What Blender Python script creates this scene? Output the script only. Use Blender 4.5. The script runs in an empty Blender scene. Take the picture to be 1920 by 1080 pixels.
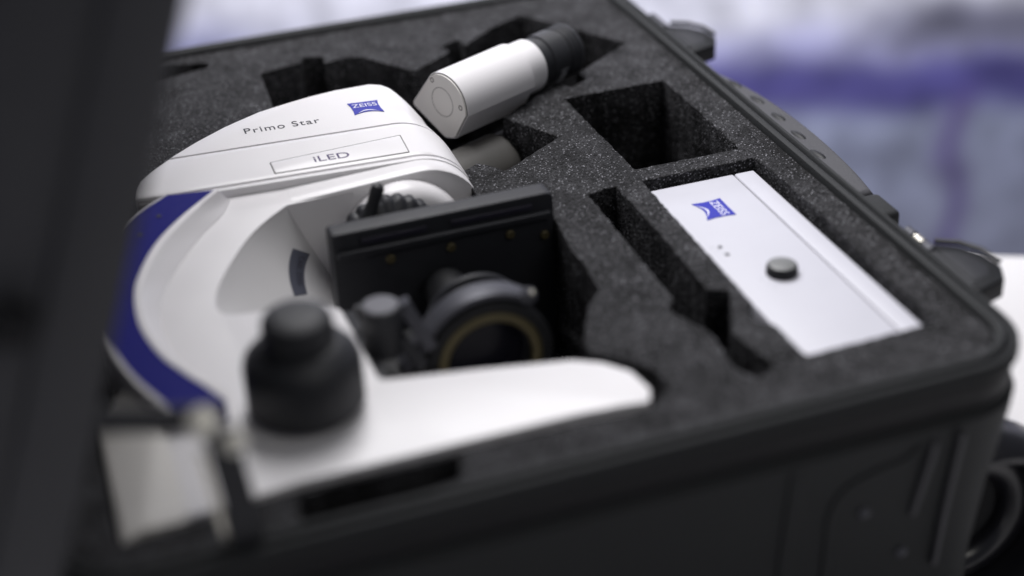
import bpy, bmesh, math, random
from mathutils import Vector, Matrix
random.seed(7)
sc = bpy.context.scene
COL = sc.collection
MM = 0.001
R = math.radians

# ------------------------------------------------------------------ camera
cam_d = bpy.data.cameras.new('camera'); cam = bpy.data.objects.new('camera', cam_d); COL.objects.link(cam)
rt = Vector((0.943618, -0.32792, -0.045307)); up = Vector((0.205597, 0.473271, 0.856589)); fw = Vector((0.25945, 0.817608, -0.514006))
m = Matrix((rt, up, -fw)).transposed().to_4x4(); m.translation = Vector((0, 0, .430)); cam.matrix_world = m
cam_d.sensor_width = 36; cam_d.lens = 56.25; cam_d.clip_start = .02; cam_d.clip_end = 60
cam_d.dof.use_dof = True; cam_d.dof.focus_distance = .965; cam_d.dof.aperture_fstop = 2.05
sc.camera = cam
# ------------------------------------------------------------------ world, lamp and added fill lights
W = bpy.data.worlds.new('World'); sc.world = W; W.use_nodes = True
bg = W.node_tree.nodes['Background']; bg.inputs[0].default_value = (.80, .84, 1, 1); bg.inputs[1].default_value = .105
def area(name, loc, target, size, power, color, sy=None):
    l = bpy.data.lights.new(name, 'AREA'); l.energy = power; l.color = color; l.size = size
    if sy: l.shape = 'RECTANGLE'; l.size_y = sy
    o = bpy.data.objects.new(name, l); COL.objects.link(o); o.location = loc
    o.rotation_euler = (Vector(target) - Vector(loc)).to_track_quat('-Z', 'Y').to_euler(); return o
area('overhead_lamp', (.12, 1.45, 1.55), (.22, .87, 0), 1.5, 58, (1, .985, 1), 1.1)
area('front_fill', (.7, -.7, 1.5), (.25, .8, 0), .8, 4.5, (1, .97, .91))  # unseen fill added to brighten faces turned to the front
area('banner_fill', (.5, 1.25, .40), (.8, 2.1, -.15), .6, 9.5, (.95, .96, 1))  # unseen light added only to brighten the banner
sc.view_settings.view_transform = 'Standard'; sc.view_settings.look = 'None'
sc.view_settings.exposure = 0; sc.view_settings.gamma = 1
sc.cycles.use_denoising = True
sc.cycles.max_bounces = 8

# ------------------------------------------------------------------ materials
def mat(name, col, rough=.5, metal=0, spec=.5, noise=0, nscale=200, bump=0, bscale=400, coat=0, detail=3):
    M = bpy.data.materials.new(name); M.use_nodes = True; nt = M.node_tree; b = nt.nodes['Principled BSDF']
    b.inputs['Base Color'].default_value = (*col, 1); b.inputs['Roughness'].default_value = rough
    b.inputs['Metallic'].default_value = metal; b.inputs['Specular IOR Level'].default_value = spec
    b.inputs['Coat Weight'].default_value = coat
    tc = nt.nodes.new('ShaderNodeTexCoord')
    if noise:
        n = nt.nodes.new('ShaderNodeTexNoise'); n.inputs['Scale'].default_value = nscale; n.inputs['Detail'].default_value = detail
        nt.links.new(tc.outputs['Object'], n.inputs['Vector'])
        r = nt.nodes.new('ShaderNodeMapRange'); r.inputs['To Min'].default_value = 1 - noise; r.inputs['To Max'].default_value = 1 + noise
        nt.links.new(n.outputs['Fac'], r.inputs['Value'])
        x = nt.nodes.new('ShaderNodeVectorMath'); x.operation = 'SCALE'; x.inputs[0].default_value = col
        nt.links.new(r.outputs[0], x.inputs['Scale']); nt.links.new(x.outputs[0], b.inputs['Base Color'])
        rr = nt.nodes.new('ShaderNodeMapRange'); rr.inputs['To Min'].default_value = rough - .07; rr.inputs['To Max'].default_value = rough + .07
        nt.links.new(n.outputs['Fac'], rr.inputs['Value']); nt.links.new(rr.outputs[0], b.inputs['Roughness'])
    if bump:
        n2 = nt.nodes.new('ShaderNodeTexNoise'); n2.inputs['Scale'].default_value = bscale; n2.inputs['Detail'].default_value = 4
        nt.links.new(tc.outputs['Object'], n2.inputs['Vector'])
        bp = nt.nodes.new('ShaderNodeBump'); bp.inputs['Strength'].default_value = bump; bp.inputs['Distance'].default_value = .0006
        nt.links.new(n2.outputs['Fac'], bp.inputs['Height']); nt.links.new(bp.outputs[0], b.inputs['Normal'])
    return M
WHITE = mat('white_enamel', (.80, .785, .80), .34, noise=.015, nscale=40, bump=.12, bscale=900)
WHITE2 = mat('warm_white_enamel', (.74, .72, .69), .4, noise=.015, nscale=60, bump=.12, bscale=900)
HOLW = mat('shaded_white_enamel', (.66, .65, .655), .5, noise=.015, nscale=60, bump=.12, bscale=900)  # same enamel as the body, darkened for the shade in the hollow
BOXW = mat('cool_white_plastic', (.53, .53, .585), .42, noise=.02, nscale=50, bump=.15, bscale=1200)
LINE = mat('grey_seam', (.10, .095, .095), .6)
BLUE = mat('dark_blue_plastic', (.007, .008, .17), .6, spec=.15, bump=.15, bscale=900, noise=.05)
LOGO = mat('blue_print', (.012, .018, .36), .4)
PRINTW = mat('white_print', (.8, .8, .85), .4)
INK = mat('black_ink', (.018, .016, .03), .5)
INKG = mat('grey_ink', (.45, .46, .5), .5)
BLACK = mat('black_plastic', (.011, .0115, .013), .5, spec=.3, noise=.15, nscale=120, bump=.3, bscale=1500)
RUB = mat('black_rubber', (.021, .022, .026), .5, noise=.12, nscale=90, bump=.4, bscale=1200)
METB = mat('black_anodised_metal', (.024, .025, .030), .5, spec=.35, noise=.1, nscale=200)
GREYT = mat('pit_shaded_tube', (.085, .082, .077), .5, bump=.15, bscale=900)  # darker copy of the tube white; shade of the foam pit in the colour
GREYM = mat('satin_grey_metal', (.075, .076, .09), .45, metal=.4)
STEEL = mat('bright_steel', (.62, .60, .54), .28, metal=1)
NICKEL = mat('cream_nickel', (.88, .85, .76), .3, metal=.15)
BRASS = mat('brass', (.12, .10, .05), .5, metal=.4)
SHELL = mat('black_shell_plastic', (.026, .0275, .029), .66, spec=.22, noise=.12, nscale=40, bump=.5, bscale=700)
LIDM = mat('charcoal_lid_plastic', (.066, .066, .073), .6, spec=.35, noise=.12, nscale=30, bump=.4, bscale=700)
GLASS = mat('dark_lens_glass', (.006, .006, .010), .25, spec=.2)
TABLE = mat('white_laminate', (.64, .63, .635), .45, noise=.02, nscale=12)
FLOORM = mat('grey_carpet', (.16, .16, .19), .9, noise=.2, nscale=60)

def foam_material():
    M = bpy.data.materials.new('charcoal_foam'); M.use_nodes = True; nt = M.node_tree; b = nt.nodes['Principled BSDF']
    N = nt.nodes.new; L = nt.links.new
    tc = N('ShaderNodeTexCoord')
    v = N('ShaderNodeTexVoronoi'); v.inputs['Scale'].default_value = 620; L(tc.outputs['Object'], v.inputs['Vector'])
    v2 = N('ShaderNodeTexVoronoi'); v2.inputs['Scale'].default_value = 920; L(tc.outputs['Object'], v2.inputs['Vector'])
    sep = N('ShaderNodeSeparateColor'); L(v2.outputs['Color'], sep.inputs[0])
    n = N('ShaderNodeTexNoise'); n.inputs['Scale'].default_value = 45; n.inputs['Detail'].default_value = 5; L(tc.outputs['Object'], n.inputs['Vector'])
    base = N('ShaderNodeMapRange'); base.inputs['To Min'].default_value = .006; base.inputs['To Max'].default_value = .038; base.inputs['From Min'].default_value = .3; base.inputs['From Max'].default_value = .72; L(n.outputs['Fac'], base.inputs['Value'])
    cell = N('ShaderNodeMapRange'); cell.inputs['To Min'].default_value = .1; cell.inputs['To Max'].default_value = 1.7; L(sep.outputs[0], cell.inputs['Value'])
    mul = N('ShaderNodeMath'); mul.operation = 'MULTIPLY'; L(base.outputs[0], mul.inputs[0]); L(cell.outputs[0], mul.inputs[1])
    fl = N('ShaderNodeMapRange'); fl.inputs['From Min'].default_value = .80; fl.inputs['From Max'].default_value = 1; fl.inputs['To Max'].default_value = .36; L(sep.outputs[1], fl.inputs['Value'])
    # cell-wall glints painted as bright flecks, fading towards the rim of each cell
    e = N('ShaderNodeMapRange'); e.inputs['From Min'].default_value = .15; e.inputs['From Max'].default_value = .55; e.inputs['To Min'].default_value = 1; e.inputs['To Max'].default_value = 0
    L(v2.outputs['Distance'], e.inputs['Value'])
    m2 = N('ShaderNodeMath'); m2.operation = 'MULTIPLY'; L(fl.outputs[0], m2.inputs[0]); L(e.outputs[0], m2.inputs[1])
    ad = N('ShaderNodeMath'); L(mul.outputs[0], ad.inputs[0]); L(m2.outputs[0], ad.inputs[1])
    cc = N('ShaderNodeVectorMath'); cc.operation = 'SCALE'; cc.inputs[0].default_value = (.98, .98, 1.06); L(ad.outputs[0], cc.inputs['Scale'])
    L(cc.outputs[0], b.inputs['Base Color'])
    b.inputs['Roughness'].default_value = .65; b.inputs['Specular IOR Level'].default_value = .12
    h = N('ShaderNodeMath'); h.operation = 'ADD'; L(v.outputs['Distance'], h.inputs[0]); L(v2.outputs['Distance'], h.inputs[1])
    bp = N('ShaderNodeBump'); bp.inputs['Strength'].default_value = .6; bp.inputs['Distance'].default_value = .0009
    L(h.outputs[0], bp.inputs['Height'])
    n3 = N('ShaderNodeTexNoise'); n3.inputs['Scale'].default_value = 110; n3.inputs['Detail'].default_value = 3; L(tc.outputs['Object'], n3.inputs['Vector'])
    b2 = N('ShaderNodeBump'); b2.inputs['Strength'].default_value = .7; b2.inputs['Distance'].default_value = .002
    L(n3.outputs['Fac'], b2.inputs['Height']); L(bp.outputs[0], b2.inputs['Normal']); L(b2.outputs[0], b.inputs['Normal'])
    return M
FOAM = foam_material()
NEARB = mat('near_black', (.008, .008, .010), .6, spec=.3)
LATM = mat('black_latch_plastic', (.010, .011, .013), .5, spec=.3, noise=.1)
TUBR = mat('glossy_black_moulding', (.016, .016, .020), .28, spec=.6)

# ------------------------------------------------------------------ helpers (all coordinates in millimetres)
ORG = {}
def tagit(o, label=None, cat=None, group=None, kind=None):
    if label: o['label'] = label
    if cat: o['category'] = cat
    if group: o['group'] = group
    if kind: o['kind'] = kind
    return o
def thing(name, loc, label, cat, group=None):
    o = bpy.data.objects.new(name, None); COL.objects.link(o); o.location = Vector(loc) * MM; o.empty_display_size = .02
    ORG[o.name] = Vector(loc); return tagit(o, label, cat, group)
def link(name, vs, fs, mtl, parent=None, ang=35, kind=None, label=None, recalc=True):
    """verts in world mm; the object's origin is the centre of its own box"""
    vs = [Vector(v) for v in vs]
    lo = Vector([min(v[i] for v in vs) for i in range(3)]); hi = Vector([max(v[i] for v in vs) for i in range(3)]); c = (lo + hi) / 2
    me = bpy.data.meshes.new(name); me.from_pydata([tuple((v - c) * MM) for v in vs], [], fs)
    if recalc:
        bm = bmesh.new(); bm.from_mesh(me); bmesh.ops.recalc_face_normals(bm, faces=bm.faces); bm.to_mesh(me); bm.free()
    me.materials.append(mtl); me.shade_smooth(); me.set_sharp_from_angle(angle=R(ang))
    o = bpy.data.objects.new(name, me); COL.objects.link(o); ORG[o.name] = c
    if parent: o.parent = parent; o.location = (c - ORG[parent.name]) * MM
    else: o.location = c * MM
    if kind: o['kind'] = kind
    if label: o['label'] = label
    return o
def from_bm(name, bm, mtl, parent=None, ang=35, **k):
    bm.verts.ensure_lookup_table(); bm.verts.index_update()
    vs = [v.co.copy() for v in bm.verts]; fs = [[v.index for v in f.verts] for f in bm.faces]; bm.free()
    return link(name, vs, fs, mtl, parent, ang, **k)
def zp(y, off=0): return 8 + (y - 550) * .048 + off      # the side plane of the microscope, slightly tilted in its nest
def cat_rom(P, n=6, closed=False):
    P = [Vector(p) for p in P]; out = []; N = len(P)
    rng = range(N) if closed else range(N - 1)
    g = (lambda i: P[i % N]) if closed else (lambda i: P[max(0, min(N - 1, i))])
    for i in rng:
        a, b, c, d = g(i - 1), g(i), g(i + 1), g(i + 2)
        for k in range(n):
            t = k / n
            out.append(.5 * ((2 * b) + (c - a) * t + (2 * a - 5 * b + 4 * c - d) * t * t + (3 * b - a - 3 * c + d) * t ** 3))
    if not closed: out.append(P[-1])
    return out
def fillet(P, r, n=5):
    """round the corners of a closed 2D polygon; r a number or one per corner"""
    P = [Vector(p[:2]) for p in P]; out = []; N = len(P)
    for i in range(N):
        rr = r[i] if isinstance(r, (list, tuple)) else r
        a, b, c = P[i - 1], P[i], P[(i + 1) % N]
        u = (a - b); w = (c - b); lu, lw = u.length, w.length
        if rr <= 0 or lu < 1e-6 or lw < 1e-6: out.append(b); continue
        u /= lu; w /= lw; ang = u.angle(w, 0)
        if ang > 3.1: out.append(b); continue
        d = min(rr / math.tan(ang / 2), lu * .48, lw * .48); p, q = b + u * d, b + w * d
        for k in range(n + 1):
            t = k / n; out.append((1 - t) ** 2 * p + 2 * t * (1 - t) * b + t * t * q)
    return out
def prism_bm(P, z0, z1, bev=0, seg=3, shear=False, both=False):
    bm = bmesh.new(); vs = [bm.verts.new((p[0], p[1], z1)) for p in P]
    f = bm.faces.new(vs); f.normal_update()
    if f.normal.z < 0: f.normal_flip()
    r = bmesh.ops.extrude_face_region(bm, geom=[f])
    lowv = [g for g in r['geom'] if isinstance(g, bmesh.types.BMVert)]
    # the extruded copy becomes the top again
    for v in bm.verts:
        v.co.z = z1
    for v in vs: v.co.z = z0
    bmesh.ops.recalc_face_normals(bm, faces=bm.faces)
    if bev:
        top = [e for e in bm.edges if all(abs(v.co.z - z1) < 1e-6 for v in e.verts)]
        if both: top += [e for e in bm.edges if all(abs(v.co.z - z0) < 1e-6 for v in e.verts)]
        bmesh.ops.bevel(bm, geom=top, offset=bev, segments=seg, affect='EDGES', profile=.5, clamp_overlap=True)
    if shear:
        for v in bm.verts: v.co.z += (v.co.y - 550) * .048
    return bm
def prism(name, P, z0, z1, mtl, parent=None, bev=0, seg=3, shear=False, xf=None, ang=35, **k):
    bm = prism_bm(P, z0, z1, bev, seg, shear)
    if xf:
        for v in bm.verts: v.co = xf(v.co)
    return from_bm(name, bm, mtl, parent, ang, **k)
def frame_xf(o, x, y, z):
    o, x, y, z = map(Vector, (o, x, y, z)); x, y, z = x.normalized(), y.normalized(), z.normalized()
    return lambda c: o + x * c[0] + y * c[1] + z * c[2]
def box(name, lo, hi, mtl, parent=None, bev=1, xf=None, **k):
    P = [(lo[0], lo[1]), (hi[0], lo[1]), (hi[0], hi[1]), (lo[0], hi[1])]
    bm = prism_bm(P, lo[2], hi[2])
    if bev: bmesh.ops.bevel(bm, geom=bm.edges[:], offset=bev, segments=3, affect='EDGES', profile=.5, clamp_overlap=True)
    if xf:
        for v in bm.verts: v.co = xf(v.co)
    return from_bm(name, bm, mtl, parent, **k)
def basis(ax):
    ax = Vector(ax).normalized(); a = Vector((0, 0, 1)) if abs(ax.z) < .9 else Vector((1, 0, 0))
    u = a.cross(ax).normalized(); return ax, u, ax.cross(u)
def lathe(name, c, ax, prof, mtl, parent=None, n=64, ang=35, ribs=0, ribd=0, ribrange=None, **k):
    c = Vector(c); ax, u, w = basis(ax); vs = []; fs = []
    for j, (s, r) in enumerate(prof):
        for i in range(n):
            a = 2 * math.pi * i / n; rr = r
            if ribs and ribrange[0] <= j <= ribrange[1]: rr = r - ribd * (.5 + .5 * math.cos(a * ribs)) ** 2
            vs.append(c + ax * s + (u * math.cos(a) + w * math.sin(a)) * rr)
    for j in range(len(prof) - 1):
        for i in range(n):
            fs.append((j * n + i, j * n + (i + 1) % n, (j + 1) * n + (i + 1) % n, (j + 1) * n + i))
    if prof[0][1] > 0: fs.append(tuple(range(n)))
    if prof[-1][1] > 0: fs.append(tuple((len(prof) - 1) * n + i for i in range(n)))
    return link(name, vs, fs, mtl, parent, ang, **k)
def ring(name, c, ax, r_in, r_out, s0, s1, mtl, parent=None, n=64, bev=.6, **k):
    b = bev; prof = [(s0 + b, r_out), (s0, r_out - b), (s0, r_in + b), (s0 + b, r_in), (s1 - b, r_in), (s1, r_in + b), (s1, r_out - b), (s1 - b, r_out)]
    c = Vector(c); ax, u, w = basis(ax); vs = []; fs = []; J = len(prof)
    for s, r in prof:
        for i in range(n):
            a = 2 * math.pi * i / n; vs.append(c + ax * s + (u * math.cos(a) + w * math.sin(a)) * r)
    for j in range(J):
        for i in range(n):
            fs.append((j * n + i, j * n + (i + 1) % n, ((j + 1) % J) * n + (i + 1) % n, ((j + 1) % J) * n + i))
    return link(name, vs, fs, mtl, parent, 50, **k)
def sweep(name, path, sect, mtl, parent=None, upv=(0, 0, 1), ang=50, **k):
    """sect: closed 2D section in (side, up) swept along a 3D path"""
    path = [Vector(p) for p in path]; vs = []; fs = []; n = len(sect)
    for i, p in enumerate(path):
        t = (path[min(i + 1, len(path) - 1)] - path[max(i - 1, 0)]).normalized()
        s = t.cross(Vector(upv)).normalized(); q = s.cross(t)
        for a, b in sect: vs.append(p + s * a + q * b)
    for i in range(len(path) - 1):
        for j in range(n): fs.append((i * n + j, i * n + (j + 1) % n, (i + 1) * n + (j + 1) % n, (i + 1) * n + j))
    fs.append(tuple(range(n))); fs.append(tuple((len(path) - 1) * n + j for j in range(n)))
    return link(name, vs, fs, mtl, parent, ang, **k)
def circ(r, n=14): return [(r * math.cos(2 * math.pi * i / n), r * math.sin(2 * math.pi * i / n)) for i in range(n)]
def rect(w, h, r=1): return [tuple(p) for p in fillet([(-w / 2, -h / 2), (w / 2, -h / 2), (w / 2, h / 2), (-w / 2, h / 2)], r, 3)]
def grid(name, rows, mtl, parent=None, ang=40, cap=False, **k):
    n = len(rows[0]); vs = [v for r in rows for v in r]; fs = []
    for i in range(len(rows) - 1):
        for j in range(n - 1): fs.append((i * n + j, i * n + j + 1, (i + 1) * n + j + 1, (i + 1) * n + j))
    if cap: fs.append(tuple(range(n))); fs.append(tuple((len(rows) - 1) * n + j for j in range(n)))
    return link(name, vs, fs, mtl, parent, ang, **k)
def text(name, body, size, o, xd, yd, mtl, parent, spacing=1.0, width=None, depth=.05, **k):
    c = bpy.data.curves.new('t', 'FONT'); c.body = body; c.size = size; c.space_character = spacing; c.extrude = depth; c.offset = .002
    ob = bpy.data.objects.new('t', c); COL.objects.link(ob); bpy.context.view_layer.update()
    me = bpy.data.meshes.new_from_object(ob.evaluated_get(bpy.context.evaluated_depsgraph_get()))
    bpy.data.objects.remove(ob); o = Vector(o); xd = Vector(xd).normalized(); yd = Vector(yd).normalized(); zd = xd.cross(yd).normalized()
    xs = [v.co.x for v in me.vertices]; sx = 1 if not width else width / (max(xs) - min(xs)); x0 = min(xs)
    vs = [o + xd * (v.co.x - x0) * sx + yd * v.co.y + zd * v.co.z for v in me.vertices]
    fs = [list(p.vertices) for p in me.polygons]; bpy.data.meshes.remove(me)
    return link(name, vs, fs, mtl, parent, 30, recalc=False, **k)
def jitter(P, step=4, amp=.35):
    out = []; N = len(P)
    for i in range(N):
        a, b = Vector(P[i][:2]), Vector(P[(i + 1) % N][:2]); n = max(1, int((b - a).length / step))
        for k in range(n):
            p = a.lerp(b, k / n); out.append((p.x + random.uniform(-amp, amp), p.y + random.uniform(-amp, amp)))
    return out
def zeiss_badge(parent, o, xd, yd, w, h, name='badge'):
    """blue shield with arched lower edge; o is its lower left corner on the surface"""
    xd, yd = Vector(xd).normalized(), Vector(yd).normalized(); zd = xd.cross(yd); X = frame_xf(o, xd, yd, zd)
    arch = [(w * (.90 - .80 * k / 10), h * (.0 + .17 * math.sin(math.pi * k / 10))) for k in range(11)]
    P = fillet([(0, h), (w * .06, 0)], 0) ; P = [Vector((0, h)), *[Vector(a) for a in reversed(arch)], Vector((w, h))]
    arch = [(w * (.985 - .97 * k / 10), h * (.0 + .17 * math.sin(math.pi * k / 10))) for k in range(11)]
    P = [Vector((0, h)), Vector((w * .045, h * .72)), Vector((w * .05, h * .34))] + [Vector(a) for a in reversed(arch)] + [Vector((w * .95, h * .34)), Vector((w * .955, h * .72)), Vector((w, h)), Vector((w * .5, h * .99))]
    b = prism(name, P, 0.02, .30, LOGO, parent, xf=X)
    cres = [(w * (.14 + .72 * k / 10), h * (.07 + .25 * math.sin(math.pi * k / 10))) for k in range(11)] + [(w * (.86 - .72 * k / 10), h * (.07 + .19 * math.sin(math.pi * k / 10))) for k in range(1, 10)]
    prism('emblem_arc', cres, .31, .36, PRINTW, b, xf=X)
    text('lettering', 'ZEISS', h * .40, X(Vector((w * .1, h * .57, .36))), xd, yd, PRINTW, b, width=w * .80)
    return b

# ================================================================== room
prismfloor = box('floor', (-4000, -2500, -980), (6000, 6000, -950), FLOORM, bev=0, kind='structure')
tagit(prismfloor, 'dark grey carpet floor behind the table')
T = thing('display_table', (250, 700, -950), 'white laminate table carrying the open black equipment case', 'table')
te = Vector((.89, -.45, 0)); tn = Vector((-.45, -.89, 0)); tp = Vector((683, 897, -200))
X = frame_xf(tp, te, tn, (0, 0, 1))
# frame is (right, towards camera, up)
box('tabletop', (-1300, 0, -30), (700, 1150, 0), TABLE, T, bev=2, xf=X)
for a, b in ((-1260, 40), (660, 40), (-1260, 1110), (660, 1110)):
    box('leg', (a - 20, b - 20, -750), (a + 20, b + 20, -31), GREYM, T, bev=2, xf=X)

def banner_material():
    M = bpy.data.materials.new('printed_banner'); M.use_nodes = True; nt = M.node_tree; b = nt.nodes['Principled BSDF']; N = nt.nodes.new; L = nt.links.new
    tc = N('ShaderNodeTexCoord'); mp = N('ShaderNodeMapping'); mp.inputs['Scale'].default_value = (1.268, 1.268, 1.268); mp.inputs['Location'].default_value = (-.05, 0, -.165); L(tc.outputs['Object'], mp.inputs[0])
    sp = N('ShaderNodeSeparateXYZ'); n = N('ShaderNodeTexNoise'); n.inputs['Scale'].default_value = 4; n.inputs['Detail'].default_value = 2
    L(mp.outputs[0], n.inputs['Vector'])
    ds = N('ShaderNodeVectorMath'); ds.operation = 'MULTIPLY_ADD'; ds.inputs[1].default_value = (.16, .16, .10); 
    L(n.outputs['Color'], ds.inputs[0]); L(mp.outputs[0], ds.inputs[2]); L(ds.outputs[0], sp.inputs[0])
    # z (height) bands
    def ramp(src, lo, hi, stops):
        mr = N('ShaderNodeMapRange'); mr.inputs['From Min'].default_value = lo; mr.inputs['From Max'].default_value = hi; L(src, mr.inputs['Value'])
        r = N('ShaderNodeValToRGB'); L(mr.outputs[0], r.inputs[0]); el = r.color_ramp.elements
        el[0].position, el[0].color = stops[0][0], (*stops[0][1], 1); el[1].position, el[1].color = stops[1][0], (*stops[1][1], 1)
        for p, c in stops[2:]: e = el.new(p); e.color = (*c, 1)
        return r.outputs[0]
    LOW, VIO, WHT = (.34, .37, .52), (.115, .105, .34), (.80, .80, .91)
    # a picture: pale sky over a violet band over a mottled blue-grey field
    z = sp.outputs['Z']; x = sp.outputs['X']
    main = ramp(z, -1.2, -.2, [(0, (.36, .38, .50)), (.375, LOW), (.43, VIO), (.48, VIO), (.54, (.50, .50, .76)), (.60, WHT), (1, WHT)])
    gmask = ramp(x, .60, .80, [(0, (0, 0, 0)), (1, (1, 1, 1))])
    gz = ramp(z, -1.2, -.2, [(0, (0, 0, 0)), (.50, (0, 0, 0)), (.545, (1, 1, 1)), (.58, (1, 1, 1)), (.625, (0, 0, 0))])
    mm = N('ShaderNodeMath'); mm.operation = 'MULTIPLY'; L(gmask, mm.inputs[0]); L(gz, mm.inputs[1])
    mx = N('ShaderNodeMix'); mx.data_type = 'RGBA'; L(mm.outputs[0], mx.inputs[0]); L(main, mx.inputs[6]); mx.inputs[7].default_value = (.20, .20, .28, 1)
    # vertical violet streak, right
    vs = ramp(x, .75, .97, [(0, (0, 0, 0)), (.3, (0, 0, 0)), (.5, (.8, .8, .8)), (.7, (.0, .0, .0))])
    vz = ramp(z, -1.2, -.2, [(0, (1, 1, 1)), (.40, (1, 1, 1)), (.46, (0, 0, 0))])
    m3 = N('ShaderNodeMath'); m3.operation = 'MULTIPLY'; L(vs, m3.inputs[0]); L(vz, m3.inputs[1])
    mx2 = N('ShaderNodeMix'); mx2.data_type = 'RGBA'; L(m3.outputs[0], mx2.inputs[0]); L(mx.outputs[2], mx2.inputs[6]); mx2.inputs[7].default_value = (.12, .08, .27, 1)
    # blue patch at the far left
    ls = ramp(x, -.60, -.22, [(0, (1, 1, 1)), (1, (0, 0, 0))])
    lz = ramp(z, -1.2, -.2, [(0, (1, 1, 1)), (.55, (1, 1, 1)), (.65, (0, 0, 0))])
    m4 = N('ShaderNodeMath'); m4.operation = 'MULTIPLY'; L(ls, m4.inputs[0]); L(lz, m4.inputs[1])
    mx3 = N('ShaderNodeMix'); mx3.data_type = 'RGBA'; L(m4.outputs[0], mx3.inputs[0]); L(mx2.outputs[2], mx3.inputs[6]); mx3.inputs[7].default_value = (.10, .12, .52, 1)
    # mottling
    n2 = N('ShaderNodeTexNoise'); n2.inputs['Scale'].default_value = 11; n2.inputs['Detail'].default_value = 3; L(mp.outputs[0], n2.inputs['Vector'])
    mr = N('ShaderNodeMapRange'); mr.inputs['From Min'].default_value = .3; mr.inputs['From Max'].default_value = .7; mr.inputs['To Min'].default_value = .62; mr.inputs['To Max'].default_value = 1.25; L(n2.outputs['Fac'], mr.inputs['Value'])
    sc_ = N('ShaderNodeVectorMath'); sc_.operation = 'SCALE'; L(mx3.outputs[2], sc_.inputs[0]); L(mr.outputs[0], sc_.inputs['Scale'])
    L(sc_.outputs[0], b.inputs['Base Color']); b.inputs['Roughness'].default_value = .5
    return M
BANNER = banner_material()
B = thing('display_banner', (615, 1956, -950), 'large printed banner in pale lavender, violet and blue-grey behind the table', 'banner')
bu = Vector((.954, -.30, 0)); bn = Vector((-.30, -.954, 0))
# object coordinates of the print: x along the banner, z height, both in metres from the camera's foot point
pv = [(-1500, 0, -935), (1900, 0, -935), (1900, 0, 400), (-1500, 0, 400), (-1500, 12, -935), (1900, 12, -935), (1900, 12, 400), (-1500, 12, 400)]
pf = [(0, 3, 2, 1), (4, 5, 6, 7), (0, 1, 5, 4), (1, 2, 6, 5), (2, 3, 7, 6), (3, 0, 4, 7)]
me = bpy.data.meshes.new('printed_panel'); me.from_pydata([(a * MM, b * MM, c * MM) for a, b, c in pv], [], pf); me.materials.append(BANNER)
po = bpy.data.objects.new('printed_panel', me); COL.objects.link(po); po.parent = B
base = (Vector((.30, .954, 0)) * 2050)
mw = Matrix((bu, -bn, Vector((0, 0, 1)))).transposed().to_4x4(); mw.translation = base * MM
po.matrix_parent_inverse = Matrix.Identity(4); po.matrix_local = Matrix.Translation(-ORG[B.name] * MM) @ mw
for s in (-1500, 1850):
    c = base + bu * s
    box('stand_foot', (-25, -200, -950), (25, 200, -936), GREYM, B, bev=2, xf=frame_xf((c.x, c.y, 0), bu, -bn, (0, 0, 1)))

# ================================================================== protective case
CASE = thing('equipment_case', (210, 805, -199), 'black hard plastic equipment case standing open with its lid raised at the left', 'equipment case')
IX0, IX1, IY0, IY1 = -24, 421, 534, 1077
def rrect(o, r=26, n=10):
    x0, x1, y0, y1 = IX0 - o, IX1 + o, IY0 - o, IY1 + o; rr = max(r + o, 2); out = []
    for cx, cy, a0 in ((x1 - rr, y1 - rr, 0), (x0 + rr, y1 - rr, 90), (x0 + rr, y0 + rr, 180), (x1 - rr, y0 + rr, 270)):
        for k in range(n + 1):
            a = R(a0 + 90 * k / n); out.append((cx + rr * math.cos(a), cy + rr * math.sin(a)))
    return out
def sweep_rr(name, prof, mtl, parent, ang=50, closed=False):
    vs = []; fs = []
    for o, z in prof:
        vs += [(x, y, z) for x, y in rrect(o)]
    n = len(vs) // len(prof); J = len(prof)
    for j in range(J if closed else J - 1):
        for i in range(n): fs.append((j * n + i, j * n + (i + 1) % n, ((j + 1) % J) * n + (i + 1) % n, ((j + 1) % J) * n + i))
    if not closed: fs.append(tuple(range(n))); fs.append(tuple((J - 1) * n + i for i in range(n)))
    return link(name, vs, fs, mtl, parent, ang)
# body: one shell, inner floor, inner wall, ridges, outer wall, underside
sweep_rr('shell', [(0, -150), (0, 0), (.8, 2.6), (2, 3.2), (4, 3.2), (4.8, 2.6), (5, -2), (7.6, -2), (8, 1.6), (8.8, 2.4), (10.6, 2.2), (11.6, 1), (12, -2), (12, -5), (9, -6.5), (7.5, -8), (7.5, -22), (10.5, -24), (12.3, -26), (11.6, -34), (5, -80), (1, -120), (-5, -188), (-11, -196), (-18, -198.5)], SHELL, CASE, 40)
sweep_rr('undercut_shade_band', [(7.2, -7), (9.6, -7.2), (9.9, -9), (9.6, -21), (7.2, -23)], NEARB, CASE, 60, closed=True)  # added dark band: shade of the undercut below the rim put into colour
sweep_rr('rim_gasket', [(5.2, -1.8), (5.4, .3), (6.3, .9), (7.2, .3), (7.4, -1.8)], RUB, CASE, 60, closed=True)
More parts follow.
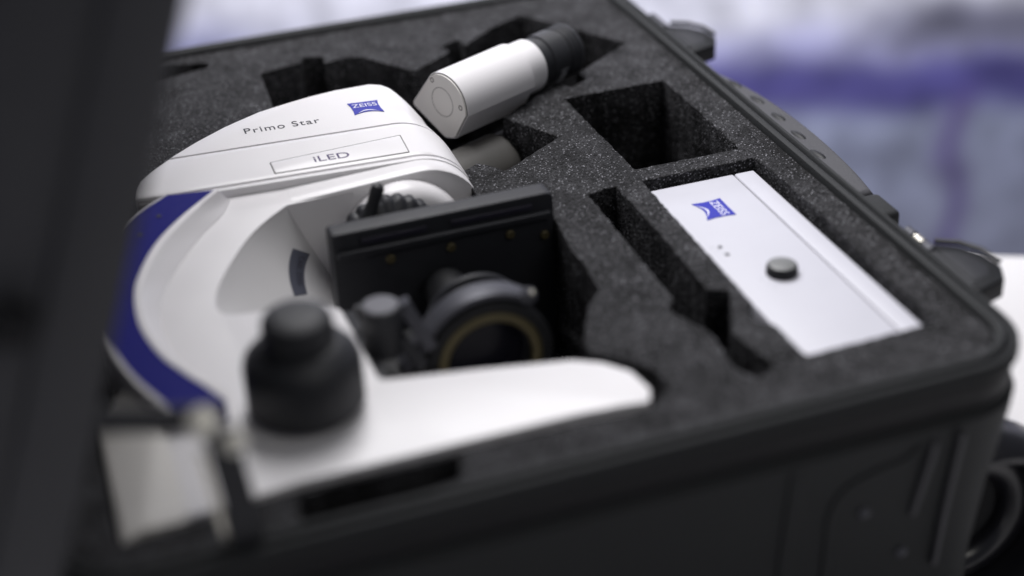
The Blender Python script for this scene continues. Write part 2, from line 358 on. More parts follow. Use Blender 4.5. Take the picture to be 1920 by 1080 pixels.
# front wall: upright ribs, recessed corner panel edge, rivets
def wy(z):          # y of the front wall's skin at a height
    K = [(-25, 12.3), (-34, 11.6), (-80, 5), (-120, 1), (-188, -5)]
    for (a, oa), (b, ob) in zip(K, K[1:]):
        if b <= z <= a: return IY0 - (oa + (ob - oa) * (z - a) / (b - a))
    return IY0 - K[0][1]
for xc in (70, 300):
    sweep('wall_rib', [(xc, wy(z) + d, z) for z, d in ((-27, 2), (-33, .4), (-45, .3), (-80, .3), (-120, .3), (-184, .3))], rect(9, 4, 1.6), SHELL, CASE, upv=(0, -1, 0))
RP = [(324, -186), (322, -95), (321, -66), (327, -50), (343, -43), (358, -40), (364, -33)]
RP = cat_rom([Vector((x, 0, z)) for x, z in RP], 6)
sweep('recess_moulding', [(p.x, wy(p.z), p.z) for p in RP], circ(1.7, 8), SHELL, CASE, upv=(0, -1, 0))
for x, z in ((340, -70), (366, -106)):
    lathe('rivet', (x, wy(z), z), (0, -1, 0), [(-1, 3.2), (1.2, 3.2), (2.2, 2.2), (2.6, 0)], GREYM, CASE, n=20)
sweep('strap_edge', [(372, wy(-33) - 1, -33), (371, wy(-42) - 2, -42), (368, wy(-80) - 1, -80)], rect(3.2, 3, .8), LIDM, CASE, upv=(0, -1, 0))
sweep('strap_edge', [(386, wy(z) - 2, z) for z in (-30, -44, -70, -90, -120)], rect(3, 3.4, .8), LIDM, CASE, upv=(0, -1, 0))
WH = ring('wheel', (432, 570, -138), (0, -1, 0), 26, 47.6, -22, 0, TUBR, CASE, n=72, bev=6)
lathe('wheel_hub', (432, 574, -138), (0, -1, 0), [(-14, 26.5), (-6, 26.5), (-8, 20), (-8, 8), (-5, 7), (-5, 0)], BLACK, WH, n=48)
ring('fender_arch', (428, 556, -134), (0, -1, 0), 48, 61, -26, 10, TUBR, CASE, n=72, bev=5)
# side carrying handle, folded along the rim
arc = [(433, 930), (443, 925)] + [tuple(p) for p in cat_rom([(447, 917), (454, 890), (459, 857), (461, 820), (460.5, 785), (458, 750), (454, 722)], 5)] + [(433, 720)]
ch = prism('carry_handle', arc, -26, -11, LIDM, CASE, bev=4.5, seg=5)
for k in range(5):
    yy = 893 - k * 29
    xx = 446.5 + 3.4 * math.sin((k + .6) / 4.8 * math.pi); gv = []
    bmg = bmesh.new(); bmesh.ops.create_uvsphere(bmg, u_segments=20, v_segments=10, radius=1)
    for v in bmg.verts: v.co = Vector((xx + v.co.x * 3.2 - v.co.y * 1.0, yy + v.co.y * 9, -12.3 + v.co.z * 2.4))
    from_bm('grip_bump', bmg, LATM, ch)
box('handle_lug', (433, 690, -27), (453, 716, -9), SHELL, CASE, bev=3)
box('handle_lug', (433, 924, -27), (446, 940, -10), SHELL, CASE, bev=3)
# two levered latches
for k, yc in enumerate((972, 622)):
    L_ = prism('latch', fillet([(433, yc + 26), (445, yc + 25), (457, yc + 17), (464, yc + 5), (466, yc - 10), (460, yc - 22), (444, yc - 27), (434, yc - 25)], [2, 3, 5, 5, 5, 4, 2, 2], 4), -17, -6, LATM, CASE, bev=2)
    prism('latch_recess', fillet([(444, yc + 16), (453, yc + 11), (457, yc + 3), (459, yc - 8), (454, yc - 16), (444, yc - 18)], 2, 3), -6.3, -5.8, METB, L_, bev=.2)
    sweep('latch_edge', [(446, yc + 23.5, -4), (456.5, yc + 16, -3.6), (463, yc + 5, -3.6), (465, yc - 9, -4)], circ(1.6, 8), RUB, L_)
    for j in range(3):
        lathe('hinge_knuckle', (437.5, yc + 38 - j * 9, -3), (0, -1, 0), [(0, 2.4), (.5, 3), (7.5, 3), (8, 2.4)], STEEL if (k and j == 1) else GREYM, L_, n=20)
    lathe('hinge_pin', (437.5, yc + 39, -3), (0, -1, 0), [(0, 1.3), (66, 1.3)], METB, L_, n=12)

# ---- lid, leaning over the case, held by its stay
LA = R(20.3); s_, c_ = math.sin(LA), math.cos(LA)
def lidxf(c):   # c = (depth outward, y, height along the lid)
    d, y, t = c
    return Vector((-30 + t * s_ - d * c_, y, 8 + t * c_ + d * s_))
def lid_rr(ins, d, n=8, r=30):
    y0, y1, t0, t1 = 521 + ins, 1090 - ins, -46 + ins, 442 - ins; rr = max(r - ins, 3); out = []
    for cy, ct, a0 in ((y1 - rr, t1 - rr, 0), (y0 + rr, t1 - rr, 90), (y0 + rr, t0 + rr, 180), (y1 - rr, t0 + rr, 270)):
        for k in range(n + 1):
            a = R(a0 + 90 * k / n); out.append(lidxf((d, cy + rr * math.cos(a), ct + rr * math.sin(a))))
    return out
prof = [(12, 60), (12, 1), (11, -2), (8.5, -2), (8, 3), (5.5, 3), (5, -.5), (1.5, -.5), (0, 1.5), (0, 24), (1, 26), (4.5, 27.5), (5.2, 34), (6.5, 60), (12, 68), (24, 71)]
vs = []; fs = []
for ins, d in prof: vs += lid_rr(ins, d)
n = len(vs) // len(prof)
for j in range(len(prof) - 1):
    for i in range(n): fs.append((j * n + i, j * n + (i + 1) % n, (j + 1) * n + (i + 1) % n, (j + 1) * n + i))
fs.append(tuple(range(n))); fs.append(tuple((len(prof) - 1) * n + i for i in range(n)))
LID = link('lid', vs, fs, LIDM, CASE, 40)
for t0 in (60, 260):
    box('lid_rib', (36, 521, t0), (58, 526, t0 + 7), LIDM, LID, bev=1.5, xf=lidxf)
box('padlock_eye', (30, 514, 112), (45, 525, 127), NEARB, LID, bev=2, xf=lidxf)
# hinge barrels at the lid foot
for yc in (600, 760, 920, 1040):
    lathe('hinge_barrel', (-24, yc, -2), (0, 1, 0), [(0, 5), (1, 6), (39, 6), (40, 5)], SHELL, CASE, n=20)
# lid stay: two flat bars joined by rivets
ST = sweep('lid_stay', [(48, 530, 2), (46, 529, 30), (43, 528, 62)], rect(13, 3, 1), METB, CASE, upv=(0, -1, 0))
sweep('stay_lit_edge', [(39, 532, 3), (37, 532, 30), (35, 531, 52)], rect(3, 2, .6), STEEL, ST, upv=(0, -1, 0))  # added pale strip standing in for the lit edge of the bar
sweep('stay_link', [(43, 531, 67), (22, 531, 71), (-6, 531, 79)], rect(11, 3, 1), METB, ST, upv=(0, -1, 0))
lathe('stay_rivet', (37, 529, 67), (0, -.75, .66), [(0, 6.3), (3, 6.3), (4.5, 5.2), (5.4, 0)], NICKEL, ST, n=28)
lathe('stay_rivet', (48, 527, 55.5), (0, -.75, .66), [(0, 5), (3, 5), (4, 3.6), (4.8, 0)], NICKEL, ST, n=28)

# ================================================================== foam insert
def foam(name, outer, holes, z0, z1):
    c = bpy.data.curves.new('f', 'CURVE'); c.dimensions = '2D'; c.fill_mode = 'BOTH'; c.extrude = (z1 - z0) / 2 - .8; c.bevel_depth = .8; c.bevel_resolution = 1; c.offset = -.8
    for P in [outer] + holes:
        s = c.splines.new('POLY'); s.points.add(len(P) - 1); s.use_cyclic_u = True
        for i, p in enumerate(P): s.points[i].co = (p[0], p[1], 0, 1)
    ob = bpy.data.objects.new('f', c); COL.objects.link(ob); bpy.context.view_layer.update()
    me = bpy.data.meshes.new_from_object(ob.evaluated_get(bpy.context.evaluated_depsgraph_get())); bpy.data.objects.remove(ob)
    vs = [(v.co.x, v.co.y, v.co.z + (z0 + z1) / 2) for v in me.vertices]; fs = [list(p.vertices) for p in me.polygons]
    bpy.data.meshes.remove(me)
    return vs, fs
FI = thing('foam_insert', (210, 805, -149), 'charcoal grey foam insert with cut pockets filling the open black case', 'foam insert')
outer = jitter([(p[0], p[1]) for p in rrect(-1.0)], 6, .2)
sq = [(327, 896), (397, 896), (397, 784), (329, 784)]
boxp = [(327, 768.5), (399.5, 768.5), (401.5, 740), (402, 690), (399.5, 640), (399.5, 570), (327, 568), (326, 598), (319, 606), (319, 614), (325, 622)]
slot = [(292, 765), (310, 769), (311, 700), (310, 641), (320, 636), (321, 600), (306, 566), (296, 562), (291, 571), (294, 600), (289, 618), (284, 628), (284, 634), (290, 640)]
slot = [(292, 765), (310, 769), (311, 700), (309, 642), (320, 637), (303, 600), (309, 566), (297, 560), (291, 571), (294, 604), (289, 618), (284, 628), (284, 634), (290, 640)]
cav = [(30, 545), (239, 545), (249, 562), (255, 568), (255, 584), (244, 600), (232, 613), (232, 620), (240, 636), (247, 652), (258, 664), (260, 690), (260, 712), (264, 748), (262, 760), (244, 766), (233, 776), (232, 822), (246, 831), (253, 823), (258, 814), (303, 844), (281, 886),
       (331, 922), (338, 912), (351, 920), (348, 930), (399, 966), (364, 1025), (350, 1048), (325, 1034), (294, 1009), (295, 1024), (279, 1014), (282, 1004), (250, 981), (224, 1021), (212, 1026), (196, 1021), (199, 1034), (186, 1039), (181, 1030), (152, 1023), (148, 945), (120, 915), (90, 900), (50, 872), (25, 835), (10, 800), (-1, 740), (-1, 545)]
fslot = [(70, 536.5), (128, 536.5), (143, 540.5), (148, 557.0), (74, 557.0)]
cav = [(243, 557.5), (250, 566)] + cav[3:-2] + [(-4, 640), (-4, 553), (37, 556), (56, 559.5), (76, 560.5), (147, 560.5), (205, 560), (225, 558)]
tls = [(60, 1040), (120, 1049), (123, 1058), (97, 1066), (60, 1062)]
holes = [jitter(fillet(h_, 1.3, 2), 3, .45) for h_ in (sq, slot, cav, tls, fslot)] + [jitter(fillet(boxp, 1.3, 2), 3, .4)]
fv, ff = foam('foam', outer, holes, -80, 0)
def inside(p, P):
    c = False
    for (x0, y0), (x1, y1) in zip(P, P[1:] + P[:1]):
        if (y0 > p[1]) != (y1 > p[1]) and p[0] < (x1 - x0) * (p[1] - y0) / (y1 - y0) + x0: c = not c
    return c
def gap(p, P): return min(math.hypot(p[0] - q[0], p[1] - q[1]) for q in P)
keep = []
for f in ff:      # drop slivers that the fill leaves across a pocket
    c = [sum(fv[i][k] for i in f) / len(f) for k in range(3)]
    if (abs(c[2]) < .5 or abs(c[2] + 80) < .5) and any(inside(c, P) and gap(c, P) > 3.2 for P in holes): continue
    keep.append(f)
ff = keep
top = link('cut_foam_layer', fv, ff, FOAM, FI, 45, recalc=False)
v2, f2 = foam('foam', [(p[0], p[1]) for p in rrect(-1.0)], [], -149, -80.5)
link('base_foam_layer', v2, f2, FOAM, FI, 45, recalc=False)

# ================================================================== power supply box
PB = thing('power_supply', (362, 669, -80), 'white oblong power box with blue badge and black dial in the foam', 'power supply')
HS = box('housing', (329, 571, -79), (384, 765.5, -6), BOXW, PB, bev=1.2)
box('side_cover', (384.7, 571, -79), (397.5, 765.5, -6), BOXW, PB, bev=1.2)
box('seam', (383, 572, -70), (386, 764.5, -7.2), LINE, PB, bev=0)
kn = lathe('control_dial', (357, 651, -6), (0, 0, 1), [(0, 8.6), (4.5, 8.3), (5.4, 7.6)], BLACK, PB, n=48, ribs=24, ribd=.3, ribrange=(0, 1))
lathe('dial_cap', (357, 651, -.9), (0, 0, 1), [(0, 7.4), (.6, 7.1), (.9, 6.2), (1.0, 0)], mat('grey_dial_face', (.16, .165, .165), .4), kn, n=40)
zeiss_badge(PB, (345.5, 740.5, -6), (0, -1, 0), (1, 0, 0), 21.5, 18)
for y in (689, 680):
    lathe('indicator', (339.2, y, -6), (0, 0, 1), [(0, 1.3), (.3, 1.2), (.4, 0)], METB, PB, n=16)
for k in range(3):
    box('scale_mark', (334 + k * 1.6, 690 - k * 4, -6), (336 + k * 1.6, 691 - k * 4, -5.9), INKG, PB, bev=0)
    box('scale_mark', (344 + k * 1.2, 648 - k * 5, -6), (345.2 + k * 1.2, 650 - k * 5, -5.9), INKG, PB, bev=0)

# ================================================================== microscope
MS = thing('microscope', (120, 700, -70), 'white laboratory microscope lying on its side in the cut foam', 'microscope')
# body side: base, pillar and arm as one plate
E_ = [Vector((x, y, 0)) for x, y in [(87, 690), (72, 692.5), (67, 699), (67.7, 709), (72, 722), (79.7, 737), (88, 751), (97, 764), (108, 776), (122, 787.5)]]
outl = [(238, 551), (242, 560), (239, 576), (229, 587), (217, 594), (174, 603.5), (127, 612.5), (126, 640), (124.5, 676), (118, 684), (108, 689.5)] + [(p.x, p.y) for p in cat_rom(E_, 4)] + [(160, 788.6), (199, 790)] + [(199, 812), (120, 813), (60, 806)]
outl += [(44, 795), (29, 773), (16, 742), (9, 705), (9, 681), (12, 660), (25, 622), (26, 616), (26, 549.5), (37, 550), (76, 554.5), (204, 554.5), (226, 553)]
prism('body', fillet(outl, [4, 6, 8, 10, 8, 8, 4, 2, 4, 4, 4] + [0] * (len(cat_rom(E_, 4))) + [0, 1, 0, 0, 0] + [12] * 6 + [4, 1, 0, 0, 3, 3, 3], 5), -58, 8, WHITE, MS, bev=1.6, seg=4, shear=True)
rows = []
for k in range(22):
    y = 549.2 + (650 - 549.2) * k / 21; v = (y - 549.2) / 65; ed = 1.8 if k == 0 else 0
    xe = 27.3 if y < 616 else 27.3 - (y - 616) * .42
    row = []
    for j in range(15):
        u = j / 14; d = 18 * max(0, u * .95 + v * .45 - .62) ** 1.2
        row.append(Vector((xe - (xe + 2) * u, y + 1.2 * u, zp(y, -.02) - ed - d)))
    row.append(row[-1] + Vector((-.5, 0, -40))); rows.append(row)
rows.insert(0, [v + Vector((0, -.6, -30)) for v in rows[0]]); rows.append([v + Vector((0, .6, -30)) for v in rows[-1]])
grid('heel', rows, WHITE2, MS, 60)
# concave hollow of the pillar
Ec = cat_rom(E_[2:], 5)
def hollow(y, t, lift=0):
    if y >= Ec[-1].y: ex = Ec[-1].x
    elif y <= Ec[0].y: ex = Ec[0].x
    else:
        for p, q in zip(Ec, Ec[1:]):
            if p.y <= y <= q.y: ex = p.x + (q.x - p.x) * (y - p.y) / (q.y - p.y); break
    xr_ = 138 + 14 * (y - 700) / 90
    return Vector((ex - .5 + (xr_ - ex) * t, y, zp(y, -.15 + lift) - 72 * max(t, 0) ** .9))
rows = []
for y in [686, 692] + [p.y for p in Ec] + [791]:
    rows.append([hollow(y, 1.0 * k / 20) for k in range(21)])
SCP = grid('pillar_hollow', rows, HOLW, MS, 60)
box('pillar_core', (122, 640, -75), (146, 792, -48), WHITE2, MS, bev=3)
# raised blue band with its white lips
bo = [(60, 806), (44, 792), (31.6, 773), (20, 745), (13, 710), (12.4, 681), (15, 660), (20, 641), (27.5, 622), (33, 609)]
bi = [(85, 802), (63, 780), (45.5, 757), (33, 730), (28, 710), (27, 683), (32.5, 656), (41, 637), (49, 622), (55, 609)]
sl = [(93, 804), (85, 789), (70, 771), (54, 746), (45.5, 729), (39.5, 710), (37.5, 690), (39, 667), (45, 645), (52, 626)]
def C(P): return cat_rom([Vector((a, b, 0)) for a, b in P], 6)
BO, BI, SL = C(bo), C(bi), C(sl)
def strip(name, A, B_, za, zb, mtl, parent, depth=12):
    rows = []
    for a, b in zip(A, B_):
        rows.append([Vector((a.x, a.y, zp(a.y, za - depth))), Vector((a.x, a.y, zp(a.y, za))), Vector((b.x, b.y, zp(b.y, zb))), Vector((b.x, b.y, zp(b.y, zb - depth)))])
    return grid(name, rows, mtl, parent, 40, cap=True)
def mixc(A, B_, t): return [a.lerp(b, t) for a, b in zip(A, B_)]
def offs(A, d):
    out = []
    for i, p in enumerate(A):
        t = (A[min(i + 1, len(A) - 1)] - A[max(i - 1, 0)]).normalized(); out.append(p + Vector((t.y, -t.x, 0)) * d)
    return out
LIFT = 10
BI2 = offs(BI, -3.2); 
out2 = offs(BO, 2.2)
strip('blue_band', BO, BI, LIFT - .4, LIFT - .4, BLUE, MS)
strip('outer_lip', out2, [p for p in offs(BO, .1)], LIFT - .9, LIFT, WHITE, MS)
# inner lip: flat crown then slope running down to the body side
rows = []
for i, (a, b, c) in enumerate(zip(offs(BI, -.1), BI2, SL)):
    q = b.lerp(c, .5); f = 1 if i < 30 else max(0, 1 - (i - 30) / 24)
    rows.append([Vector((a.x, a.y, zp(a.y, LIFT - 12))), Vector((a.x, a.y, zp(a.y, LIFT - .3))), Vector((a.x * .7 + b.x * .3, a.y * .7 + b.y * .3, zp(b.y, LIFT))), Vector((b.x, b.y, zp(b.y, LIFT))),
                 Vector((b.x * .85 + c.x * .15, b.y * .85 + c.y * .15, zp(b.y, LIFT - 1.2))), Vector((q.x, q.y, zp(q.y, LIFT * .42))), Vector((c.x * .88 + q.x * .12, c.y * .88 + q.y * .12, zp(c.y, .9))), Vector((c.x + (c.x - q.x) * .12, c.y + (c.y - q.y) * .12, zp(c.y, .02))), Vector((c.x, c.y, zp(c.y, -6)))])
grid('inner_lip', rows, WHITE, MS, 60, cap=True)
for x, y in ((52, 785), (40, 769)):
    lathe('band_screw', (x, y, zp(y, LIFT - .4)), (0, 0, 1), [(0, 1.6), (.25, 1.5), (.3, 0)], METB, MS, n=16)

# head: sections along y, flat crown, rolled nose on the right
LP = [(806, 41), (812, 43), (819, 44), (827, 45.5), (835, 48.5), (846, 57), (857, 68), (870.5, 84), (885, 105.5), (896.5, 128), (904, 156), (906.5, 176), (907.5, 190)]
def xl(y):
    for (a, xa), (b, xb) in zip(LP, LP[1:]):
        if a <= y <= b: return xa + (xb - xa) * (y - a) / (b - a)
    return LP[0][1] if y < LP[0][0] else LP[-1][1]
RPT = [(786, 235), (845, 235), (858, 234), (870, 231.5), (880, 228.5), (890, 224), (898, 219.5), (903, 216), (905.5, 212), (907.5, 203)]
def xr(y):
    for (a, xa), (b, xb) in zip(RPT, RPT[1:]):
        if a <= y <= b: return xa + (xb - xa) * (y - a) / (b - a)
    return RPT[0][1] if y < RPT[0][0] else RPT[-1][1]
def head_section(yf, lift, inset=0, left=None, low=-62, bl=1.5, zb=0):
    """yf(x): the y of this section as a function of x"""
    y0 = yf(120); a = (left if left is not None else xl(yf(60))) + inset; b = xr(y0) - inset; pts = []
    rr = min(34, (b - a) * .55); zt = lift - inset - zb
    xs = [(a, low), (a, zt - bl), (a + bl * .3, zt - bl * .3), (a + bl, zt)]
    for k in range(1, 6): xs.append((a + bl + (b - rr - a - bl) * k / 5, zt))
    for k in range(1, 13):
        th = R(90 * k / 12); xs.append((b - rr + rr * math.sin(th), zt - (rr * .95) * (1 - math.cos(th))))
    xs.append((b, low))
    return [Vector((x, yf(x), z + (0 if z == low else zp(yf(x))))) for x, z in xs]
def head_part(name, yf0, yf1, lift, mtl, steps=8, left=None, bev=.35, dome=0):
    secs = []
    secs.append(head_section(lambda x: yf0(x), lift, bev, left)); 
    for k in range(steps + 1):
        t = k / steps
        off = bev if k == 0 else (-bev if k == steps else 0)
        f = lambda x, t=t, off=off: yf0(x) * (1 - t) + yf1(x) * t + off
        secs.append(head_section(f, lift, 0, left, zb=dome * max(0, t - .45) ** 2))
    secs.append(head_section(lambda x: yf1(x), lift, bev, left, zb=dome * .55 ** 2))
    return grid(name, secs, mtl, MS, 50, cap=True)
l1 = lambda x: 855.4 - .057 * (x - 66) ; l2 = lambda x: 813.3 - .061 * (x - 71)
l1b = lambda x: 856.9 - .057 * (x - 66); l2b = lambda x: 814.6 - .061 * (x - 71)
low1 = lambda x: l2(x) - 3.6
head_part('head_lower_edge', low1, l2, 4.6, WHITE, 3, left=60)
head_part('head_side_panel', l2b, l1, 5, WHITE, 10)
tops = []
# cap of the head, tapering to the back edge
secs = [head_section(lambda x: l1b(x), 5, .35)]
YB = [857, 860, 864, 868, 872, 876, 880, 884, 888, 892, 896, 899, 902, 904.5, 906.3]
for i, yb in enumerate(YB):
    t = i / (len(YB) - 1)
    f = lambda x, yb=yb, t=t: yb - .057 * (x - 66) * (1 - t) + (0 if i else 0)
    a = xl(yb); b = max(xr(yb), a + 6); rr = min(34 - 27 * max(0, (yb - 872) / 36), (b - a) * .5); zt = 5 - .0016 * max(0, yb - 870) ** 2 * .35; bl = 1.5 + 2.5 * t ** 4
    xs = [(a, -62), (a, zt - bl), (a + bl * .3, zt - bl * .3), (a + bl, zt)]
    for k in range(1, 6): xs.append((a + bl + (b - rr - a - bl) * k / 5, zt))
    for k in range(1, 13):
        th = R(90 * k / 12); xs.append((b - rr + rr * math.sin(th), zt - (rr * .95) * (1 - math.cos(th))))
    xs.append((b, -62))
    secs.append([Vector((x, f(x), z + (0 if z == -62 else zp(f(x))))) for x, z in xs])
last = [Vector((v.x + (180 - v.x) * .03, v.y + 1.2, v.z - 1.2)) for v in secs[-1]]
secs.append(last)
grid('head_cap', secs, WHITE, MS, 50, cap=True)
# dark core that shows in the seams
cs = [head_section(lambda x, y=y: y, 3.6, .8) for y in (812, 830, 857, 862)]
grid('head_core', cs, LINE, MS, 50, cap=True)
# lower arm face flush with the body side, same nose
secs = []
for k, y in enumerate((788.6, 789.2, 796, 803, 812, 818)):
    zb = .5 if k == 0 else 0
    a, b = 125, 234.5; rr = 34; zt = .12 - zb; xs = [(a, -55), (a, zt)]
    for j in range(1, 6): xs.append((a + (b - rr - a) * j / 5, zt))
    for j in range(1, 13):
        th = R(90 * j / 12); xs.append((b - rr + rr * math.sin(th), zt - rr * .95 * (1 - math.cos(th))))
    xs.append((b, -55)); secs.append([Vector((x, y, z + (0 if z == -55 else zp(y) + 4.0 * min(1, max(0, (x - 125) / 72))))) for x, z in xs])
grid('arm_nose', secs, WHITE, MS, 50, cap=True)
# name plate
pl = [(121.5, 829.5), (200.6, 833.2), (199.8, 810.3), (121.4, 815.2)]
fr = prism('plate_groove', fillet(pl, .8, 2), 12.95, 13.10, LINE, MS, shear=True)
inn = [(122.2, 828.7), (199.9, 832.2), (199.2, 811.2), (122.1, 815.9)]
NP = prism('name_plate', fillet(inn, .6, 2), 13.0, 13.32, WHITE, MS, bev=.1, seg=2, shear=True)
yd = Vector((.0, 1, .048)); 
text('lettering', 'iLED', 9.4, (146, 819.6, zp(820, 5.40)), (1, -.085, -.004), yd, mat('violet_ink', (.03, .012, .10), .5), NP, width=20.5)
text('lettering', 'Primo Star', 9.6, (115.5, 869.5, zp(870, 5.1)), (1, -.066, -.003), yd, INK, MS, spacing=1.15, width=45)
zeiss_badge(MS, (181.6, 867.6, zp(868, 5.05)), (1, -.12, -.005), Vector((-.02, 1, .048)), 18.6, 16.2)

# nosepiece under the head
NC = (186, 787, -16)
lathe('nosepiece_mount', NC, (0, -1, 0), [(-6, 36.5), (4, 36.5), (9, 35), (12.5, 31), (14, 24), (14.3, 0)], WHITE, MS, n=72)
rv = lathe('objective_turret', (173, 770, -8), (.03, -1, .0), [(0, 30), (1, 32), (7, 32), (9, 30.5), (12, 25), (20, 22), (22, 0)], METB, MS, n=156, ribs=26, ribd=1.5, ribrange=(0, 3))
lathe('lever', (158, 758, 12), (.42, .10, .90), [(-8, 7.5), (-3, 6.5), (3, 5.2), (9, 4.0), (15, 3.4), (19, 3.6), (22, 3.9), (24.5, 3.4), (26, 1.8), (26.4, 0)], RUB, MS, n=24)
box('index_mark', (167, 755.5, 13), (187, 757, 14.6), mat('pale_green_mark', (.22, .34, .33), .4), rv, bev=.3)
for x, z, r in ((168, -12, 9), (196, -22, 9)):
    lathe('objective', (x, 754, z), (0, -1, 0), [(0, r), (8, r), (9, r - 1.5), (14, r - 2), (15, r - 5)], STEEL, rv, n=32)
lathe('collar_screw', (143, 742, -24), (-.2, -.3, .9), [(0, 4.5), (3, 4.5), (3.5, 3.5), (7, 3.5), (7.5, 4.6), (10, 4.6), (11, 3), (11.2, 0)], STEEL, MS, n=28)
# label following the hollow
def patch(a, b, lift=.35):     # a down the label, b across it
    A, B_, Cc, D = (778, .27), (784, .40), (760, .54), (751, .45)
    y = (A[0] * (1 - b) + B_[0] * b) * (1 - a) + (D[0] * (1 - b) + Cc[0] * b) * a
    t = (A[1] * (1 - b) + B_[1] * b) * (1 - a) + (D[1] * (1 - b) + Cc[1] * b) * a
    return hollow(y, t - .015 * math.sin(math.pi * a), lift)
LB = grid('label_plate', [[patch(i / 10, j / 5) for j in range(6)] for i in range(11)], mat('slate_label', (.085, .09, .12), .4), MS)
def patch_text(body, a0, a1, b0, b1):
    c = bpy.data.curves.new('t', 'FONT'); c.body = body; c.size = 1
    ob = bpy.data.objects.new('t', c); COL.objects.link(ob); bpy.context.view_layer.update()
    me = bpy.data.meshes.new_from_object(ob.evaluated_get(bpy.context.evaluated_depsgraph_get())); bpy.data.objects.remove(ob)
    xs = [v.co.x for v in me.vertices]; ys = [v.co.y for v in me.vertices]
    vs = [patch(a0 + (a1 - a0) * (v.co.x - min(xs)) / (max(xs) - min(xs)), b0 + (b1 - b0) * (v.co.y - min(ys)) / (max(ys) - min(ys)), .55) for v in me.vertices]
    fs = [list(p.vertices) for p in me.polygons]; bpy.data.meshes.remove(me)
    return link('lettering', vs, fs, INK, LB, 30, recalc=False)
patch_text('CARL ZEISS', .12, .80, .50, .82)

# binocular tubes
td = Vector((.90374, .42809, 0)); tv = Vector((-.42809, .90374, 0)); tw = Vector((0, 0, 1)); TO = Vector((242, 882, 20))
def eye_tube(off, main=True):
    o = TO + off; X2 = frame_xf(o, tv, tw, td)
    arc_ = []
    for k in range(13):
        a = R(57 + (186 - 57) * k / 12); arc_.append((-1.2 - 0 + 20.8 * -math.cos(math.pi - a) * 1.0, -1.6 + 20.8 * math.sin(a)))
    # shield section: rolled top, two straight flanks
    S = arc_ + [(-21.6, -3.5), (-9.5, -22.5), (0, -24.8), (29.2, -10.2), (29.6, -8.4)]
    S = S[:]
    S = [(p[0], p[1]) for p in S]
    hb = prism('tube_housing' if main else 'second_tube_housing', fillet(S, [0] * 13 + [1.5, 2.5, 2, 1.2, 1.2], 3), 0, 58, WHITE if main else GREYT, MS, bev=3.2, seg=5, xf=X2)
    if main:
        cx, cy = -1, -3
        cap = prism('tube_end_cap', fillet([(cx + (p[0] - cx) * .955, cy + (p[1] - cy) * .955) for p in S], [0] * 13 + [1.5, 2.5, 2, 1.2, 1.2], 3), -1.3, -.25, WHITE2, hb, xf=X2)
        ring('cap_ring', X2(Vector((0, 0, -1.3))), td, 9.3, 9.7, -.06, .1, LINE, cap, bev=.02)
        prism('cap_groove', fillet([(cx + (p[0] - cx) * .975, cy + (p[1] - cy) * .975) for p in S], [0] * 13 + [1.5, 2.5, 2, 1.2, 1.2], 3), -.3, -.02, LINE, hb, xf=X2)
        for p in ((8.4, 12.6), (-16.6, .9)):
            lathe('cap_screw', X2(Vector((*p, -1.25))), -td, [(0, 1.7), (.15, 1.7), (.2, 1.2), (-.4, .9), (-.4, 0)], mat('bronze_screw', (.05, .043, .03), .5), cap, n=20)
    c2 = X2(Vector((.6, -.8, 57.5)))
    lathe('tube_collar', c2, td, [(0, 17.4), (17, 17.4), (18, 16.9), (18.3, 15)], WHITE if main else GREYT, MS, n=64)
    ep = lathe('eyepiece', X2(Vector((.6, -.8, 75.5))), td, [(0, 14.5), (0, 16), (8, 16), (8.5, 17.2), (21, 17.2), (22, 16.2), (24, 16.2), (25, 17.4), (26.4, 17.4), (26.8, 16.9), (27.8, 16.9), (28.2, 17.6), (29.6, 17.6), (30, 17.1), (31, 17.1), (31.4, 17.8), (33, 17.8), (35, 17.0), (35, 14), (31, 12), (31, 0)], RUB, MS, n=72)
    if main:
        for k in range(26):
            a = R(-150 + k * 5.0); u = tv * math.cos(a) * -1 + tw * math.sin(a)
        for k in range(20):
            a = R(-168 + k * 5.5); q = (tv * math.cos(a) + tw * math.sin(a)); pp = X2(Vector((.6, -.8, 75.5 + 16))) + q * 17.15
            tt = td.cross(q); box('scale_mark', (-2.2 if k % 3 else -3.2, -.22, 0), (2.2 if k % 3 else 3.2, .22, .15), INKG, ep, bev=0, xf=frame_xf(pp, td, tt, q))
eye_tube(Vector((0, 0, 0)))
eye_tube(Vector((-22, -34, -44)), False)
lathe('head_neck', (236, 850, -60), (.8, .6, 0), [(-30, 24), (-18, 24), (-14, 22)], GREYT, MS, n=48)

# stage: a dark plate seen from below
SG = prism('stage', fillet([(134, -100), (259, -100), (259, 24.5), (134, 24.5)], [3, 4, 5, 2], 4), 0, 12, METB, MS, bev=.8, xf=lambda c: Vector((c[0], 745 - c[2] , c[1])))
# edge lip and rails on its underside
box('stage_rail', (136, 729, 10.5), (256, 733.2, 14.5), METB, SG, bev=.6)
box('stage_slot', (150, 731.6, 16.6), (186, 733.3, 19.6), INK, SG, bev=.2)
box('stage_slot', (200, 731.6, 16.6), (246, 733.3, 19.6), INK, SG, bev=.2)
for x, z in ((165, 4), (199, 3.5), (233, 3.8), (253, -1)):
    lathe('stage_screw', (x, 733.2, z), (0, -1, 0), [(0, 2.6), (1.6, 2.6), (2.1, 2), (2.1, 1), (1.4, .9), (1.4, 0)], BRASS, SG, n=20)
for x, z in ((150, 11), (236, 12)):
    lathe('stage_pin', (x, 733.2, z), (0, -1, 0), [(0, 1.8), (2.6, 1.7), (3, 0)], GREYM, SG, n=16)
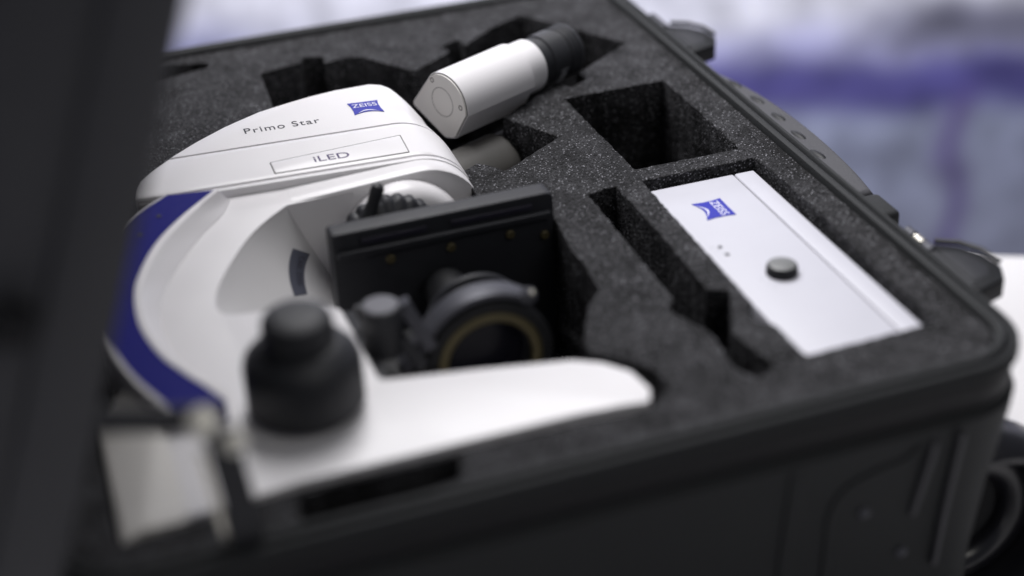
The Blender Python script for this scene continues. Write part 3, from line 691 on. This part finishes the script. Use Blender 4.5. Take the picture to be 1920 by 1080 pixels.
# condenser under the stage
CD = lathe('condenser', (192, 706, -16), (0, -1, 0), [(-20, 12), (0, 14), (12, 15), (20, 18), (28, 20), (40, 24), (46, 32), (58, 34), (60, 33), (60, 28), (52, 26), (50, 0)], BLACK, MS, n=72)
ring('brass_ring', (192, 646, -16), (0, -1, 0), 22.5, 27.6, -3.5, .6, BRASS, CD)
lathe('condenser_lens', (192, 655.5, -16), (0, -1, 0), [(0, 23.4), (1.5, 20), (3, 12), (3.5, 0)], GLASS, CD, n=48)
ring('iris_ring', (197, 690, -17), (0, -1, 0), 24, 27.5, 0, 4, METB, CD)
hp = []
for k in range(15):
    a = R(150 - k * 100 / 14); hp.append((192 + 36.5 * math.cos(a), 654, -16 + 36.5 * math.sin(a)))
HD = sweep('condenser_bracket', [(148, 654, -12)] + hp, rect(14, 3.4, 1), GREYM, MS, upv=(0, 0, 1))
lathe('clamp_screw', (213, 650, 14), (.2, -.6, .75), [(0, 4.4), (4, 4.4), (4.2, 3), (7, 3), (7.4, 0)], GREYM, MS, n=24)
lathe('screw_tip', (215, 645, 19.5), (.2, -.6, .75), [(0, 1.7), (1.2, 1.4), (1.6, 0)], STEEL, MS, n=18)
# condenser focus knob and brackets
lathe('condenser_knob', (139.5, 652, 0), (0, 0, 1), [(0, 9.6), (2, 10.4), (25, 10.4), (26.6, 9.4), (27, 8)], RUB, MS, n=60, ribs=30, ribd=.4, ribrange=(1, 2))
lathe('knob_disc', (139.5, 652, 26.8), (0, 0, 1), [(0, 8.8), (.5, 8.3), (.6, 0)], mat('grey_disc', (.12, .12, .14), .4), MS, n=40)
sweep('knob_bracket', [(151, 655, 24), (156, 652, 12), (162, 649, -1)], rect(7, 9, 1.2), GREYM, MS, upv=(0, -1, 0))
sweep('knob_clamp', [(147, 648, 8), (151, 646, 0), (156, 644, -8)], rect(7, 4, 1.2), METB, MS, upv=(0, -1, 0))
sweep('cross_bar', [(131, 672, 14), (150, 672, 13)], rect(5, 5, 1.4), METB, MS)
box('pillar_slide', (127.5, 616, -50), (134, 690, 4), METB, MS, bev=1)
box('slide_block', (134, 640, -45), (166, 690, -14), BLACK, MS, bev=2)
box('base_well', (128, 604, -78), (250, 700, -62), BLACK, MS, bev=1)
# focusing knobs
LK = lathe('coarse_focus_knob', (91, 605.5, zp(605)), (0, 0, 1), [(-2, 21), (.6, 23), (2, 26), (4, 27.2), (24, 27.2), (28, 26), (31.5, 23), (34, 20), (36, 17)], RUB, MS, n=180, ribs=60, ribd=.55, ribrange=(3, 4))
lathe('fine_focus_knob', (91, 605.5, zp(605, 30)), (0, 0, 1), [(0, 16.2), (1, 16.6), (15, 16.4), (18, 15.4), (20, 12.5), (20.6, 8), (20.7, 0)], RUB, MS, n=120, ribs=40, ribd=.4, ribrange=(1, 2))

# the microscope sinks into its nest
MS.scale = (1.0154,) * 3
MS.location = Vector((120 * 1.0154, 700 * 1.0154, 430 + (-70 - 430) * 1.0154)) * MM
